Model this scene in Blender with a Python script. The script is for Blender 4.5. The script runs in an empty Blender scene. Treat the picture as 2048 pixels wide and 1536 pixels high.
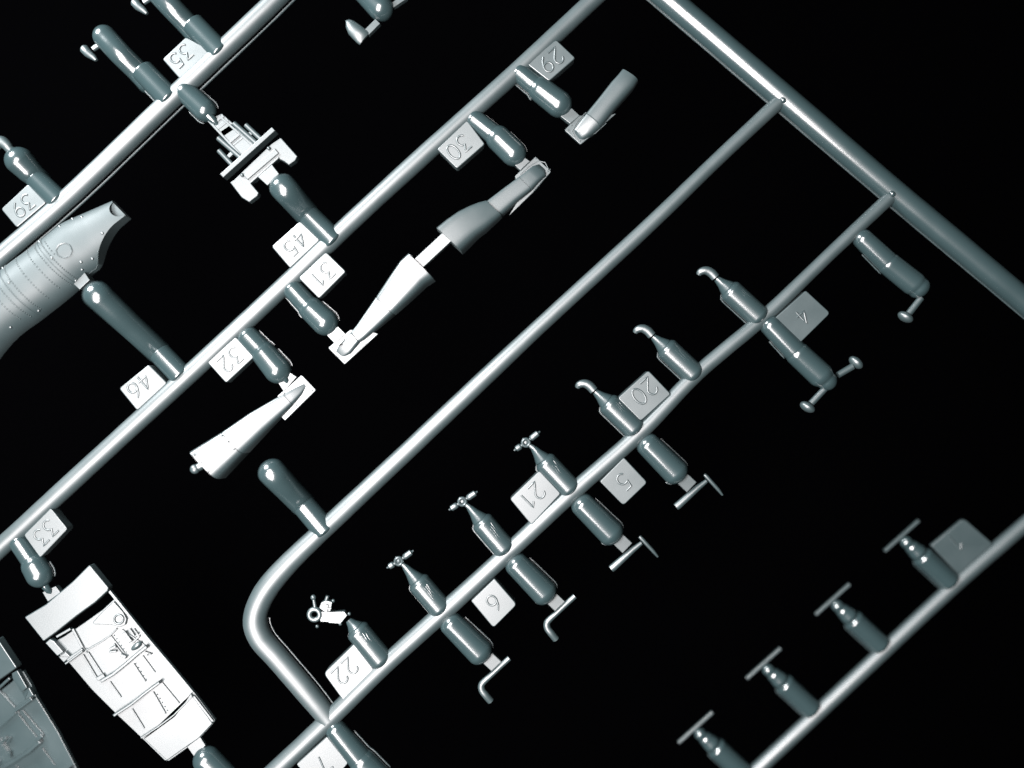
import bpy, bmesh, math, random
from mathutils import Vector, Matrix
random.seed(7)
SC = bpy.context.scene
COL = SC.collection
# ---- scale: the picture is 2048 wide; one of its units is 0.06 mm in the place -------------
S = 6e-5
CX, CY = 1024.0, 768.0
D = 1700.0            # lens height above the sprue, same units
Z0 = 900.0            # sprue floats this far above the black cloth

# ---------------- camera ----------------
cam_d = bpy.data.cameras.new('camera'); cam = bpy.data.objects.new('camera', cam_d); COL.objects.link(cam)
cam.location = (0, 0, (Z0 + D) * S); cam.rotation_euler = (0, 0, 0)
cam_d.sensor_width = 36.0; cam_d.lens = 36.0 * D / 2048.0
cam_d.clip_start = 0.002; cam_d.clip_end = 10.0
cam_d.dof.use_dof = True; cam_d.dof.focus_distance = (D - 13) * S; cam_d.dof.aperture_fstop = 2.8
SC.camera = cam
# ---------------- world ----------------
w = bpy.data.worlds.new('World'); SC.world = w; w.use_nodes = True
bg = w.node_tree.nodes['Background']; bg.inputs[0].default_value = (0.5, 0.6, 0.65, 1); bg.inputs[1].default_value = 0.001
# ---------------- lamps ----------------
def area(name, direction, dist, size, power, col, at=(CX, CY), size_y=None):
    l = bpy.data.lights.new(name, 'AREA'); o = bpy.data.objects.new(name, l); COL.objects.link(o)
    l.shape = 'RECTANGLE' if size_y else 'DISK'
    l.size = size * S
    if size_y: l.size_y = size_y * S
    l.energy = power; l.color = col
    d = Vector((direction[0], -direction[1], direction[2])).normalized()
    base = Vector(((at[0] - CX) * S, (CY - at[1]) * S, Z0 * S))
    o.location = base + d * dist * S
    o.rotation_euler = (-d).to_track_quat('-Z', 'Y').to_euler()
    return o
lo = area('softbox_low', (-0.34, 0.125, 0.932), 2500, 2300, 1.58, (1.0, 0.935, 0.93), size_y=1050)
lo.rotation_euler.rotate_axis('Z', math.radians(-40))
area('softbox_side', (-0.72, -0.56, 0.40), 2800, 850, 0.85, (0.95, 0.98, 1.0))
# ---------------- view ----------------
SC.view_settings.view_transform = 'Standard'; SC.view_settings.look = 'None'
SC.view_settings.exposure = 0.0; SC.view_settings.gamma = 1.0

# ---------------- materials ----------------
def plastic(name, rough, bump=0.15, scr=0.0, base=(0.015, 0.0265, 0.0285)):
    m = bpy.data.materials.new(name); m.use_nodes = True
    nt = m.node_tree; N = nt.nodes; L = nt.links
    b = N['Principled BSDF']
    tc = N.new('ShaderNodeTexCoord')
    n1 = N.new('ShaderNodeTexNoise'); n1.inputs['Scale'].default_value = 260; n1.inputs['Detail'].default_value = 5
    L.new(tc.outputs['Object'], n1.inputs['Vector'])
    cr = N.new('ShaderNodeMix'); cr.data_type = 'RGBA'
    cr.inputs['A'].default_value = (base[0]*.90, base[1]*.90, base[2]*.90, 1)
    cr.inputs['B'].default_value = (base[0]*1.1, base[1]*1.1, base[2]*1.1, 1)
    L.new(n1.outputs['Fac'], cr.inputs['Factor']); L.new(cr.outputs['Result'], b.inputs['Base Color'])
    n2 = N.new('ShaderNodeTexNoise'); n2.inputs['Scale'].default_value = 5200; n2.inputs['Detail'].default_value = 3
    L.new(tc.outputs['Object'], n2.inputs['Vector'])
    mr = N.new('ShaderNodeMapRange'); mr.inputs['To Min'].default_value = rough * .82; mr.inputs['To Max'].default_value = rough * 1.2
    L.new(n1.outputs['Fac'], mr.inputs['Value']); L.new(mr.outputs['Result'], b.inputs['Roughness'])
    bp = N.new('ShaderNodeBump'); bp.inputs['Strength'].default_value = bump; bp.inputs['Distance'].default_value = 0.4 * S
    L.new(n2.outputs['Fac'], bp.inputs['Height'])
    last = bp
    if scr > 0:      # fine tool marks running along the stubs
        mp = N.new('ShaderNodeMapping'); mp.inputs['Rotation'].default_value = (0, 0, math.radians(43)); 
        L.new(tc.outputs['Object'], mp.inputs['Vector'])
        mp2 = N.new('ShaderNodeMapping'); mp2.inputs['Scale'].default_value = (0.10, 1.0, 1.0)
        L.new(mp.outputs['Vector'], mp2.inputs['Vector'])
        n3 = N.new('ShaderNodeTexNoise'); n3.inputs['Scale'].default_value = 4200; n3.inputs['Detail'].default_value = 4
        n3.inputs['Roughness'].default_value = .7
        L.new(mp2.outputs['Vector'], n3.inputs['Vector'])
        b2 = N.new('ShaderNodeBump'); b2.inputs['Strength'].default_value = scr; b2.inputs['Distance'].default_value = 1.2 * S
        L.new(n3.outputs['Fac'], b2.inputs['Height']); L.new(bp.outputs['Normal'], b2.inputs['Normal']); last = b2
    L.new(last.outputs['Normal'], b.inputs['Normal'])
    b.inputs['IOR'].default_value = 1.8
    return m
M_RUN = plastic('sprue_plastic_satin', 0.50, 0.02, 0.03)
M_STUB = plastic('sprue_plastic_glossy', 0.21, 0.0, 0.02)
M_TAB = plastic('sprue_plastic_tab', 0.44, 0.03)
M_SCUFF = plastic('sprue_plastic_scuffed', 0.27, 0.0, 0.10)
M_NOSE = plastic('sprue_plastic_matte', 0.62, 0.03)
M_NOSE.node_tree.nodes['Principled BSDF'].inputs['IOR'].default_value = 1.55
M_FRAME = plastic('sprue_plastic_frame', 0.25, 0.03, 0.06)
M_KIT = plastic('sprue_plastic_kit_part', 0.44, 0.03)
def cloth():
    m = bpy.data.materials.new('black_cloth'); m.use_nodes = True
    b = m.node_tree.nodes['Principled BSDF']
    n = m.node_tree.nodes.new('ShaderNodeTexNoise'); n.inputs['Scale'].default_value = 900
    r = m.node_tree.nodes.new('ShaderNodeMix'); r.data_type = 'RGBA'
    r.inputs['A'].default_value = (.00015, .00015, .0002, 1); r.inputs['B'].default_value = (.0004, .0004, .0005, 1)
    m.node_tree.links.new(n.outputs['Fac'], r.inputs['Factor']); m.node_tree.links.new(r.outputs['Result'], b.inputs['Base Color'])
    b.inputs['Roughness'].default_value = 1; b.inputs['Specular IOR Level'].default_value = 0
    return m

# ---------------- helpers ----------------
root = bpy.data.objects.new('model_kit_sprue', None); COL.objects.link(root)
root.location = (0, 0, Z0 * S); root.empty_display_size = 0.01
root['label'] = 'grey plastic model kit sprue with numbered tabs and small parts still attached, over black'
root['category'] = 'model kit sprue'

def W(p):
    return Vector(((p[0] - CX) * S, (CY - p[1]) * S, (p[2] if len(p) > 2 else 0) * S))

def lift(p, z):      # measured outline at height z -> true plan position
    k = (D - z) / D
    return (CX + (p[0]-CX)*k, CY + (p[1]-CY)*k)

class G:                                   # collects geometry in picture units, builds one mesh
    def __init__(s): s.v = []; s.f = []; s.sm = 50
    def add(s, v, f):
        o = len(s.v); s.v += [tuple(q) for q in v]; s.f += [tuple(i + o for i in q) for q in f]
        return s
    def build(s, name, mat, parent, label=None, smooth=None, kind=None):
        vs = [W(p) for p in s.v]
        c = sum(vs, Vector()) / len(vs)
        me = bpy.data.meshes.new(name)
        me.from_pydata([v - c for v in vs], [], s.f)
        bm = bmesh.new(); bm.from_mesh(me); bmesh.ops.recalc_face_normals(bm, faces=bm.faces)
        for f in bm.faces: f.smooth = True
        bm.to_mesh(me); bm.free()
        me.set_sharp_from_angle(angle=math.radians(smooth or s.sm))
        me.materials.append(mat)
        o = bpy.data.objects.new(name, me); COL.objects.link(o)
        o.parent = parent
        base = Vector()
        if parent is not root: base = parent['_c'] if isinstance(parent.get('_c'), Vector) else CENT[parent.name]
        o.location = c - base
        CENT[o.name] = c
        if label: o['label'] = label
        if kind: o['kind'] = kind
        return o
CENT = {}

def frames(P):
    P = [Vector(p if len(p) == 3 else (p[0], p[1], 0)) for p in P]
    n = len(P); T = []
    for i in range(n):
        a = P[max(0, i-1)]; b = P[min(n-1, i+1)]; T.append((b - a).normalized())
    up = Vector((0, 0, 1))
    if abs(T[0].z) > .9: up = Vector((1, 0, 0))
    s = T[0].cross(up).normalized(); out = []
    for i in range(n):
        s = (s - T[i] * s.dot(T[i])).normalized()
        out.append((P[i], T[i], s, T[i].cross(s).normalized()))
    return out

def tube(g, P, R, n=20, flat=1.0, wobble=0.0):
    """closed tube through points P with radius R[i] (0 closes to a point)"""
    F = frames(P); vs = []; fs = []
    if not hasattr(R, '__len__'): R = [R] * len(P)
    m = len(F)
    for i, (p, t, s, u) in enumerate(F):
        r = max(R[i], .05)
        for k in range(n):
            a = 2 * math.pi * k / n
            vs.append(p + s * (r * math.cos(a)) + u * (r * flat * math.sin(a)))
    for i in range(m - 1):
        for k in range(n):
            fs.append((i*n+k, i*n+(k+1) % n, (i+1)*n+(k+1) % n, (i+1)*n+k))
    fs.append(tuple(range(n))); fs.append(tuple(range((m-1)*n, m*n)))
    return g.add(vs, fs)

def spline(P, per=8):
    P = [Vector(p if len(p) == 3 else (p[0], p[1], 0)) for p in P]; out = []
    Q = [P[0]*2 - P[1]] + P + [P[-1]*2 - P[-2]]
    for i in range(1, len(Q)-2):
        for k in range(per):
            t = k / per; a, b, c, d = Q[i-1], Q[i], Q[i+1], Q[i+2]
            out.append(0.5*((2*b) + (c-a)*t + (2*a-5*b+4*c-d)*t*t + (3*b-a-3*c+d)*t**3))
    out.append(P[-1]); return out
def lerp(a, b, t): return a + (b - a) * t
def resample(R, n):
    m = len(R) - 1; out = []
    for i in range(n):
        x = i * m / (n - 1); k = min(int(x), m - 1); out.append(lerp(R[k], R[k+1], x - k))
    return out

def profile_r(s, caps):
    r = 0
    for c in caps:
        s0, s1, r0, r1 = c[:4]; k = c[4] if len(c) > 4 else 1.0      # k: end bluntness
        if s < s0: d = (s0 - s) / k; v = r0*r0 - d*d; v = math.sqrt(v) if v > 0 else 0
        elif s > s1: d = (s - s1) / k; v = r1*r1 - d*d; v = math.sqrt(v) if v > 0 else 0
        else: v = lerp(r0, r1, (s - s0) / max(1e-6, s1 - s0))
        r = max(r, v)
    return r

def axis_path(P):
    P = [Vector(p if len(p) == 3 else (p[0], p[1], 0)) for p in P]
    Ls = [0]
    for i in range(1, len(P)): Ls.append(Ls[-1] + (P[i]-P[i-1]).length)
    def at(s):
        if s <= 0: return P[0] + (P[1]-P[0]).normalized() * s
        for i in range(1, len(P)):
            if s <= Ls[i] or i == len(P)-1:
                return P[i-1] + (P[i]-P[i-1]).normalized() * (s - Ls[i-1])
    return at, Ls[-1]

def stub(g, P, caps, n=26, step=1.7):
    """sprue stub: union of capsules strung along the path P, as one turned surface"""
    at, L = axis_path(P)
    lo = min(c[0] - c[2]*(c[4] if len(c) > 4 else 1) for c in caps); hi = max(c[1] + c[3]*(c[4] if len(c) > 4 else 1) for c in caps)
    ss = []; s = lo + .02
    while s < hi - .02: ss.append(s); s += step
    ss.append(hi - .02)
    for e, q in ((lo, 1), (hi, -1)):
        for d in (.3, .9, 1.8): ss.append(e + q*d)
    ss = sorted(ss)
    pts = []; R = []
    for s in ss:
        r = profile_r(s, caps)
        if pts and (at(s) - pts[-1]).length < .15: continue
        pts.append(at(s)); R.append(max(r, .3))
    return tube(g, pts, R, n)

def fin(g, P, caps, side, s0, s1, off=2.6, z=-5, w=1.5, around=False):
    """moulding flash: a thin ridge standing off the stub's parting line, side +1 = right of travel on screen"""
    at, L = axis_path(P); pts = []
    n = 14
    for i in range(n + 1):
        s = lerp(s0, s1, i / n); p = at(s); t = (at(s + 1) - at(s - 1)); t.z = 0; t.normalize()
        nrm = Vector((-t.y, t.x, 0)) * side
        r = profile_r(s, caps)
        pts.append(p + nrm * (r + off + random.uniform(-.15, .15)) + Vector((0, 0, z)))
    R = [w * .8 * random.uniform(.8, 1.15) for _ in pts]; R[0] = R[-1] = .4
    # ridge root: thin web back to the body
    tube(g, pts, R, 6)
    return g

def rounded(poly, r, seg=4):
    out = []; n = len(poly)
    for i in range(n):
        a = Vector(poly[i-1][:2]); b = Vector(poly[i][:2]); c = Vector(poly[(i+1) % n][:2])
        ra = r[i] if hasattr(r, '__len__') else r
        d1 = (a-b); d2 = (c-b); rr = min(ra, d1.length*.45, d2.length*.45)
        if rr < .3: out.append(b); continue
        p1 = b + d1.normalized()*rr; p2 = b + d2.normalized()*rr
        for k in range(seg+1):
            t = k/seg; out.append((1-t)**2*p1 + 2*t*(1-t)*b + t*t*p2)
    return out

def inset(poly, d):
    n = len(poly); out = []
    area2 = sum(poly[i-1][0]*poly[i][1]-poly[i][0]*poly[i-1][1] for i in range(n))
    sg = 1 if area2 > 0 else -1
    for i in range(n):
        a = Vector(poly[i-1][:2]); b = Vector(poly[i][:2]); c = Vector(poly[(i+1) % n][:2])
        e1 = (b-a); e2 = (c-b)
        if e1.length < 1e-6 or e2.length < 1e-6: out.append(b); continue
        e1.normalize(); e2.normalize()
        n1 = Vector((-e1.y, e1.x))*sg; n2 = Vector((-e2.y, e2.x))*sg
        m = n1+n2
        if m.length < 1e-6: out.append(b + n1*d); continue
        m.normalize(); k = 1/max(.45, m.dot(n1)); out.append(b + m*(d*k))
    return out

def prism(g, poly, z0, z1, bev=1.2, r=0, tilt=None, top=None):
    g.sm = 22
    p = rounded(poly, r) if (hasattr(r, '__len__') or r > 0) else [Vector(q[:2]) for q in poly]
    zt = tilt or (lambda x, y: 0)
    rings = [(p, z0), (p, z1 - bev), (inset(p, bev*.35), z1 - bev*.3), (inset(p, bev), z1)] if bev > 0 else [(p, z0), (p, z1)]
    n = len(p); vs = []; fs = []
    for q, z in rings:
        for v in q: vs.append((v[0], v[1], z + zt(v[0], v[1])))
    for i in range(len(rings)-1):
        for k in range(n): fs.append((i*n+k, i*n+(k+1) % n, (i+1)*n+(k+1) % n, (i+1)*n+k))
    fs.append(tuple(range(n))); fs.append(tuple(range((len(rings)-1)*n, len(rings)*n)))
    return g.add(vs, fs)

def bar(g, a, b, w, z0, z1, bev=.6, tilt=None, w2=None):
    a = Vector(a[:2]); b = Vector(b[:2]); t = (b-a).normalized(); n = Vector((-t.y, t.x)); w2 = w if w2 is None else w2
    return prism(g, [a+n*w/2, b+n*w2/2, b-n*w2/2, a-n*w/2], z0, z1, bev, 0, tilt)
def ribbon(g, pts, w, z0, z1, bev=.6, tilt=None):
    P = [Vector(p[:2]) for p in pts]; L_ = []; R_ = []
    for i, p in enumerate(P):
        t = (P[min(i+1, len(P)-1)] - P[max(i-1, 0)]).normalized(); n = Vector((-t.y, t.x))
        L_.append(p + n*w/2); R_.append(p - n*w/2)
    return prism(g, L_ + R_[::-1], z0, z1, bev, 0, tilt)
def ball(g, c, r, n=12, sz=None, axis=None, rz=None):
    """ellipsoid: sz half length along axis (screen), r across, rz in height"""
    ax = Vector((axis[0], axis[1], 0)).normalized() if axis else Vector((1, 0, 0)); pr = Vector((-ax.y, ax.x, 0))
    sz = sz or r; rz = rz or r; c = Vector(c if len(c) == 3 else (c[0], c[1], 0)); vs = []; fs = []; m = n//2+1
    for i in range(m+1):
        th = math.pi*i/m
        for k in range(n):
            ph = 2*math.pi*k/n
            vs.append(c + ax*(sz*math.sin(th)*math.cos(ph)) + pr*(r*math.sin(th)*math.sin(ph)) + Vector((0, 0, rz*math.cos(th) + (1e-3*k if i in (0, m) else 0))))
    for i in range(m):
        for k in range(n): fs.append((i*n+k, i*n+(k+1) % n, (i+1)*n+(k+1) % n, (i+1)*n+k))
    return g.add(vs, fs)
def ring(g, c, R, r, z, nu=28, nv=8, hz=1.0):
    vs = []; fs = []
    for i in range(nu):
        a = 2*math.pi*i/nu
        for k in range(nv):
            b = 2*math.pi*k/nv
            rr = R + r*math.cos(b); vs.append((c[0]+rr*math.cos(a), c[1]+rr*math.sin(a), z + r*hz*math.sin(b)))
    for i in range(nu):
        for k in range(nv): fs.append((i*nv+k, i*nv+(k+1) % nv, ((i+1) % nu)*nv+(k+1) % nv, ((i+1) % nu)*nv+k))
    return g.add(vs, fs)

HALF = [(0, 0), (.01, .2), (.04, .4), (.09, .58), (.17, .75), (.28, .9), (.4, .98), (.5, 1), (.6, .98), (.72, .9), (.83, .75), (.91, .58), (.96, .4), (.99, .2), (1, 0)]
DUCT = [(0, -.1), (0, .55), (.012, .76), (.035, .88), (.075, .95), (.14, .985), (.25, 1), (.4, 1), (.58, .99), (.655, .97), (.70, .93), (.735, .86), (.77, .72), (.81, .54), (.87, .36), (.94, .18), (1, -.1)]
def loft(g, ST, prof, z0=0.0, close=True):
    """ST: list of (left xy, right xy, height); prof: (t, h) pairs; closed underneath"""
    vs = []; fs = []; n = len(prof)
    for st in ST:
        L_, R_, h = st[0], st[1], st[2]; zb = st[3] if len(st) > 3 else z0
        for t, q in prof: vs.append((lerp(L_[0], R_[0], t), lerp(L_[1], R_[1], t), zb + h*q))
    for i in range(len(ST)-1):
        for k in range(n-1): fs.append((i*n+k, i*n+k+1, (i+1)*n+k+1, (i+1)*n+k))
        fs.append((i*n, (i+1)*n, (i+1)*n+n-1, i*n+n-1))
    if close: fs.append(tuple(range(n))); fs.append(tuple(range((len(ST)-1)*n, len(ST)*n)))
    return g.add(vs, fs)
def groove(ST, at, w=1.3, depth=2.0):
    """insert a real recessed line in a loft at each fraction (index float)"""
    def S_(x):
        k = min(int(x), len(ST)-2); t = x-k; a, b = ST[k], ST[k+1]
        return ((lerp(a[0][0], b[0][0], t), lerp(a[0][1], b[0][1], t)), (lerp(a[1][0], b[1][0], t), lerp(a[1][1], b[1][1], t)), lerp(a[2], b[2], t), lerp(a[3] if len(a) > 3 else 0, b[3] if len(b) > 3 else 0, t))
    out = [(i, s if len(s) > 3 else (*s, 0)) for i, s in enumerate(ST)]
    for x in at:
        k = min(int(x), len(ST)-2); ln = (Vector(ST[k+1][0]) - Vector(ST[k][0])).length; e = w/ln
        for d, dep in ((-e, 0), (-e*.45, depth), (e*.45, depth), (e, 0)):
            s = S_(x+d); L_ = Vector(s[0]); R_ = Vector(s[1]); q = (R_-L_).normalized()*(dep*.35)
            out.append((x+d, (tuple(L_+q), tuple(R_-q), s[2]-dep, s[3])))
    out = [o for o in out if not any(abs(o[0]-x) < 1e-6 for x in at)]
    out.sort(key=lambda q: q[0]); return [o[1] for o in out]

# ---------------- setting ----------------
me = bpy.data.meshes.new('black_cloth'); R_ = 0.6
vs = []; fs = []; nn = 40
for j in range(nn+1):
    for i in range(nn+1):
        x = -R_ + 2*R_*i/nn; y = -R_ + 2*R_*j/nn
        vs.append((x, y, -0.0008 + .0006*math.sin(x*31+y*17)*math.cos(y*23)))
for j in range(nn):
    for i in range(nn): fs.append((j*(nn+1)+i, j*(nn+1)+i+1, (j+1)*(nn+1)+i+1, (j+1)*(nn+1)+i))
me.from_pydata(vs, [], fs); me.materials.append(cloth())
o = bpy.data.objects.new('black_cloth', me); COL.objects.link(o); o['kind'] = 'structure'

# ---------------- runners ----------------
def runner(name, P, R, label=None, per=10, n=30, z=0, flash=None, mat=None):
    Q = spline([(p[0], p[1], p[2] if len(p) > 2 else z) for p in P], per); RR = [r * (1 + .012*math.sin(i*.37 + R[0]) + random.uniform(-.004, .004)) for i, r in enumerate(resample(R, len(Q)))]
    Q = [q + Vector((random.uniform(-.12, .12), random.uniform(-.12, .12), 0)) for q in Q]
    g = G(); tube(g, Q, RR, n)
    o = g.build(name, mat or M_RUN, root, label)
    if flash:
        side, off, i0, i1, w_ = flash; g = G(); F = frames(Q); pts = []
        a, b = int(i0*(len(Q)-1)), int(i1*(len(Q)-1))
        for i in range(a, b+1):
            p, t, s, u = F[i]; nrm = Vector((-t.y, t.x, 0)).normalized()*side
            pts.append(p + nrm*(RR[i]+off) + Vector((0, 0, -7)))
        tube(g, pts, [w_*random.uniform(.8, 1.15) for _ in pts], 6)
        g.build('flash_ridge', M_TAB, o)
    return o
A = runner('runner', [(-70, 574), (0, 514), (147, 386), (355, 187), (512, 38), (600, -48)], [18, 18, 18.5, 19, 18.5, 18], 'runner rod nearest the upper left corner', flash=(1, 4.2, .02, .98, 1.9))
B = runner('runner', [(-60, 1149), (12, 1085), (122, 984), (232, 883), (402, 727), (572, 568), (695, 451), (792, 361), (910, 254), (1031, 145), (1172, 13), (1250, -60)],
           [18.5]*4 + [18]*3 + [17.5, 17, 17], 'runner rod carrying tabs 29 to 33')
Cc = runner('runner', [(1564, 198), (1440, 314), (1300, 449), (1093, 640), (1000, 727), (850, 869), (700, 1010), (640, 1066), (574, 1130), (530, 1184), (511, 1234), (522, 1276), (561, 1322), (624, 1396), (659, 1440)],
            [14, 14, 14.5, 15.5, 16.5, 17.5, 18.5, 19, 21, 23, 24, 24, 23, 22, 20], 'long runner rod with a rounded corner bend', per=8, flash=(-1, 2.6, .72, .985, 1.2))
Dd = runner('runner', [(1784, 391), (1660, 508), (1527, 635), (1394, 748), (1279, 866), (1145, 985), (1016, 1105), (888, 1223), (770, 1330), (657, 1440), (560, 1532), (470, 1616)],
            [13, 13, 14, 15, 16, 17, 17, 18, 18, 18, 18.5, 18.5], 'runner rod carrying tabs 4 to 7 and 20 to 22')
ZE = -72
E = runner('runner', [lift(q, ZE) for q in [(2120, 986), (2048, 1050), (1912, 1168), (1768, 1302), (1629, 1432), (1520, 1534), (1440, 1610)]], [14.5]*7, 'dim runner rod in the lower right corner', z=ZE)
F = runner('outer_frame', [(1225, -100), (1319, -20), (1558, 184), (1779, 373), (1920, 491), (2066, 613), (2150, 683)], [25, 25, 25, 24.5, 24, 24, 24], 'thick outer frame rod', n=40, mat=M_FRAME, z=-6, flash=(1, 0.3, .02, .98, 1.2))
g = G(); ball(g, lift((1567, 199), 20), 5, 12, sz=7, axis=(1, .8)); g.v = [(x, y, z+17) for x, y, z in g.v]; g.build('joint_bead', M_STUB, F)
g = G(); ball(g, lift((1786, 387), 20), 5, 12, sz=7, axis=(1, .8)); g.v = [(x, y, z+17) for x, y, z in g.v]; g.build('joint_bead', M_STUB, F)

# ---------------- tabs ----------------
def arc(cx, cy, rx, ry, a0, a1, n=12):
    return [(cx + rx*math.cos(math.radians(lerp(a0, a1, i/n))), cy + ry*math.sin(math.radians(lerp(a0, a1, i/n)))) for i in range(n+1)]
DG = {
 '0': [arc(.31, .5, .29, .5, 90, 450, 24)],
 '1': [[(.08, .76), (.34, 1), (.34, 0)]],
 '2': [arc(.31, .71, .27, .28, 170, -35, 12) + [(.03, .0), (.62, .0)]],
 '3': [[(.05, 1), (.56, 1), (.28, .6)] + arc(.27, .31, .30, .31, 80, -150, 14)],
 '4': [[(.45, 0), (.45, 1), (.02, .3), (.64, .3)]],
 '5': [[(.56, 1), (.16, 1), (.09, .56)] + arc(.27, .32, .31, .32, 118, -145, 14)],
 '6': [[(.46, 1), (.22, .78), (.05, .45)] + arc(.31, .3, .28, .3, 165, 525, 22)],
 '7': [[(.02, 1), (.60, 1), (.2, 0)]],
 '9': [[(.16, 0), (.40, .22), (.57, .55)] + arc(.31, .7, .28, .3, -15, 345, 22)],
}
def tab(name, c, text, dig_h=36, z=14, th=25, r=(5, 5, 5, 5), label=None, sc=1.0, at=None):
    c = [lift(q, z) for q in c]; at = lift(at, z) if at else None
    g = G()
    tlt = lambda x, y: 0
    prism(g, c, z - th, z, 1.6, list(r))
    o = g.build('number_tab', M_TAB, root, label or ('number tab reading ' + text))
    T, Rr, B_, L_ = [Vector(q[:2]) for q in c]
    rd = ((L_+B_) - (T+Rr)).normalized(); up = Vector((rd.y, -rd.x))
    if up.dot((Rr+B_)-(T+L_)) < 0: up = -up
    cen = (T+Rr+B_+L_)/4 if at is None else Vector(at)
    H = dig_h; adv = H*.82; tw = adv*(len(text)-1) + H*.62
    for i, ch in enumerate(text):
        o0 = cen - rd*(tw/2) + rd*(adv*i) - up*(H/2); g = G()
        for st in DG[ch]:
            pts = [o0 + rd*(x*H) + up*(y*H) for x, y in st]
            q = []
            for k in range(len(pts)-1):
                m = max(1, int((pts[k+1]-pts[k]).length/5))
                for j in range(m): q.append(pts[k].lerp(pts[k+1], j/m))
            q.append(pts[-1])
            tube(g, [(p.x, p.y, z - .1) for p in q], 2.1, 8, .9)
        g.build('digit', M_TAB, o)
    return o
tab('29', [(1112, 79), (1151, 116), (1098, 162), (1052, 126)], '29', 32)
tab('30', [(934, 240), (970, 288), (914, 337), (874, 298)], '30', 32, at=(917, 295))
tab('31', [(652, 504), (692, 543), (638, 597), (597, 556)], '31', 32)
tab('45', [(600, 442), (640, 480), (580, 536), (543, 493)], '45', 31)
tab('46', [(297, 729), (334, 766), (274, 821), (238, 777)], '46', 32, at=(279, 772))
tab('32', [(471, 673), (508, 714), (452, 766), (414, 724)], '32', 32)
tab('33', [(101, 1016), (135, 1058), (80, 1116), (47, 1070)], '33', 32)
tab('39', [(56, 368), (92, 405), (33, 455), (2, 418)], '39', 30)
tab('35', [(372, 74), (420, 100), (360, 158), (325, 118)], '35', 30, at=(362, 112))
tab('4', [(1612, 581), (1661, 626), (1600, 686), (1549, 637)], '4', 30, r=(3, 8, 4, 3))
tab('20', [(1297, 741), (1342, 788), (1282, 842), (1236, 796)], '20', 35, at=(1289, 783))
tab('5', [(1248, 915), (1295, 965), (1247, 1011), (1200, 963)], '5', 33, r=(3, 7, 7, 3))
tab('21', [(1079, 941), (1122, 987), (1063, 1050), (1020, 998)], '21', 34, at=(1065, 992))
tab('6', [(989, 1157), (1034, 1209), (987, 1256), (942, 1202)], '6', 33, r=(3, 8, 7, 3))
tab('22', [(708, 1288), (748, 1339), (686, 1401), (647, 1347)], '22', 34, at=(691, 1342), r=(3, 4, 4, 9))
tab('7', [(654, 1473), (697, 1526), (645, 1585), (592, 1529)], '7', 34)
tab('1', [(1928, 1037), (1986, 1088), (1917, 1149), (1863, 1091)], '1', 38, z=ZE+6, th=8, r=(9, 2, 2, 2), at=(1910, 1085), label='dim number tab reading 1')

# ---------------- stubs ----------------
def mk_stub(P, caps, label=None, fins=(), n=26):
    g = G(); stub(g, P, caps, n); o = g.build('gate_stub', M_STUB, root, label, smooth=60)
    for f in fins:
        g = G(); fin(g, P, caps, *f); g.build('flash_ridge', M_TAB, o)
    return o
def gate(par, quad, z0=-7, z1=6, bev=.8):
    g = G(); prism(g, quad, z0, z1, bev); return g.build('gate', M_TAB, par)

def L2(a, b): return math.hypot(a[0]-b[0], a[1]-b[1])
# 29
p = [(1032, 140), (1058, 162), (1118, 208)]; q = L2(p[0], p[1]); t = q + L2(p[1], p[2])
s29 = mk_stub(p, [(8, 56, 20, 21, .7), (62, t, 25, 26.5)], None, [(1, 12, 60, 1.5), (-1, 66, t+16, 1.0)])
gate(s29, [(1143, 218), (1159, 233), (1140, 249), (1121, 234)])
# 30
p = [(941, 233), (997, 277), (1028, 307)]; t = L2(p[0], p[1])
s30 = mk_stub(p, [(8, t-10, 20, 20.5, .7), (t, t+42, 25.5, 26)], None, [(-1, 20, 54, 1.5), (-1, t+6, t+60, 1.5)])
gate(s30, [(1043, 312), (1060, 324), (1041, 342), (1026, 328)])
# 31
p = [(580, 572), (618, 614), (651, 645)]; t = L2(p[0], p[1])
s31 = mk_stub(p, [(8, t-6, 21, 21.5, .7), (t+6, t+44, 25, 27)], None, [(1, 10, 60, 1.5), (-1, t+10, t+62, 1.5)])
gate(s31, [(677, 653), (692, 668), (671, 688), (655, 671)])
# 32
p = [(490, 666), (525, 703), (556, 740)]; t = L2(p[0], p[1])
s32 = mk_stub(p, [(8, t-4, 22, 23, .7), (t+4, t+48, 25, 27.5)], None, [(-1, 14, 56, 1.5), (-1, t+14, t+60, 1.5)])
gate(s32, [(574, 740), (595, 754), (569, 783), (556, 763)])
g = G(); tube(g, [(568, 752, 8), (575, 762, 6), (577, 768, 3)], [7, 5, 1], 10); g.build('nib', M_STUB, s32)
# 33
p = [(34, 1078), (68, 1128), (82, 1152)]; t = L2(p[0], p[1])
s33 = mk_stub(p, [(6, t-8, 18.5, 19, .7), (t+4, t+24, 25, 26)], None, [(-1, t+10, t+42, 1.5)])
gate(s33, [(88, 1183), (114, 1171), (124, 1184), (99, 1202)])
g = G(); tube(g, [(95, 1170, 8), (103, 1181, 7), (106, 1187, 3)], [8, 6, 1], 10); g.build('nib', M_STUB, s33)
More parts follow.
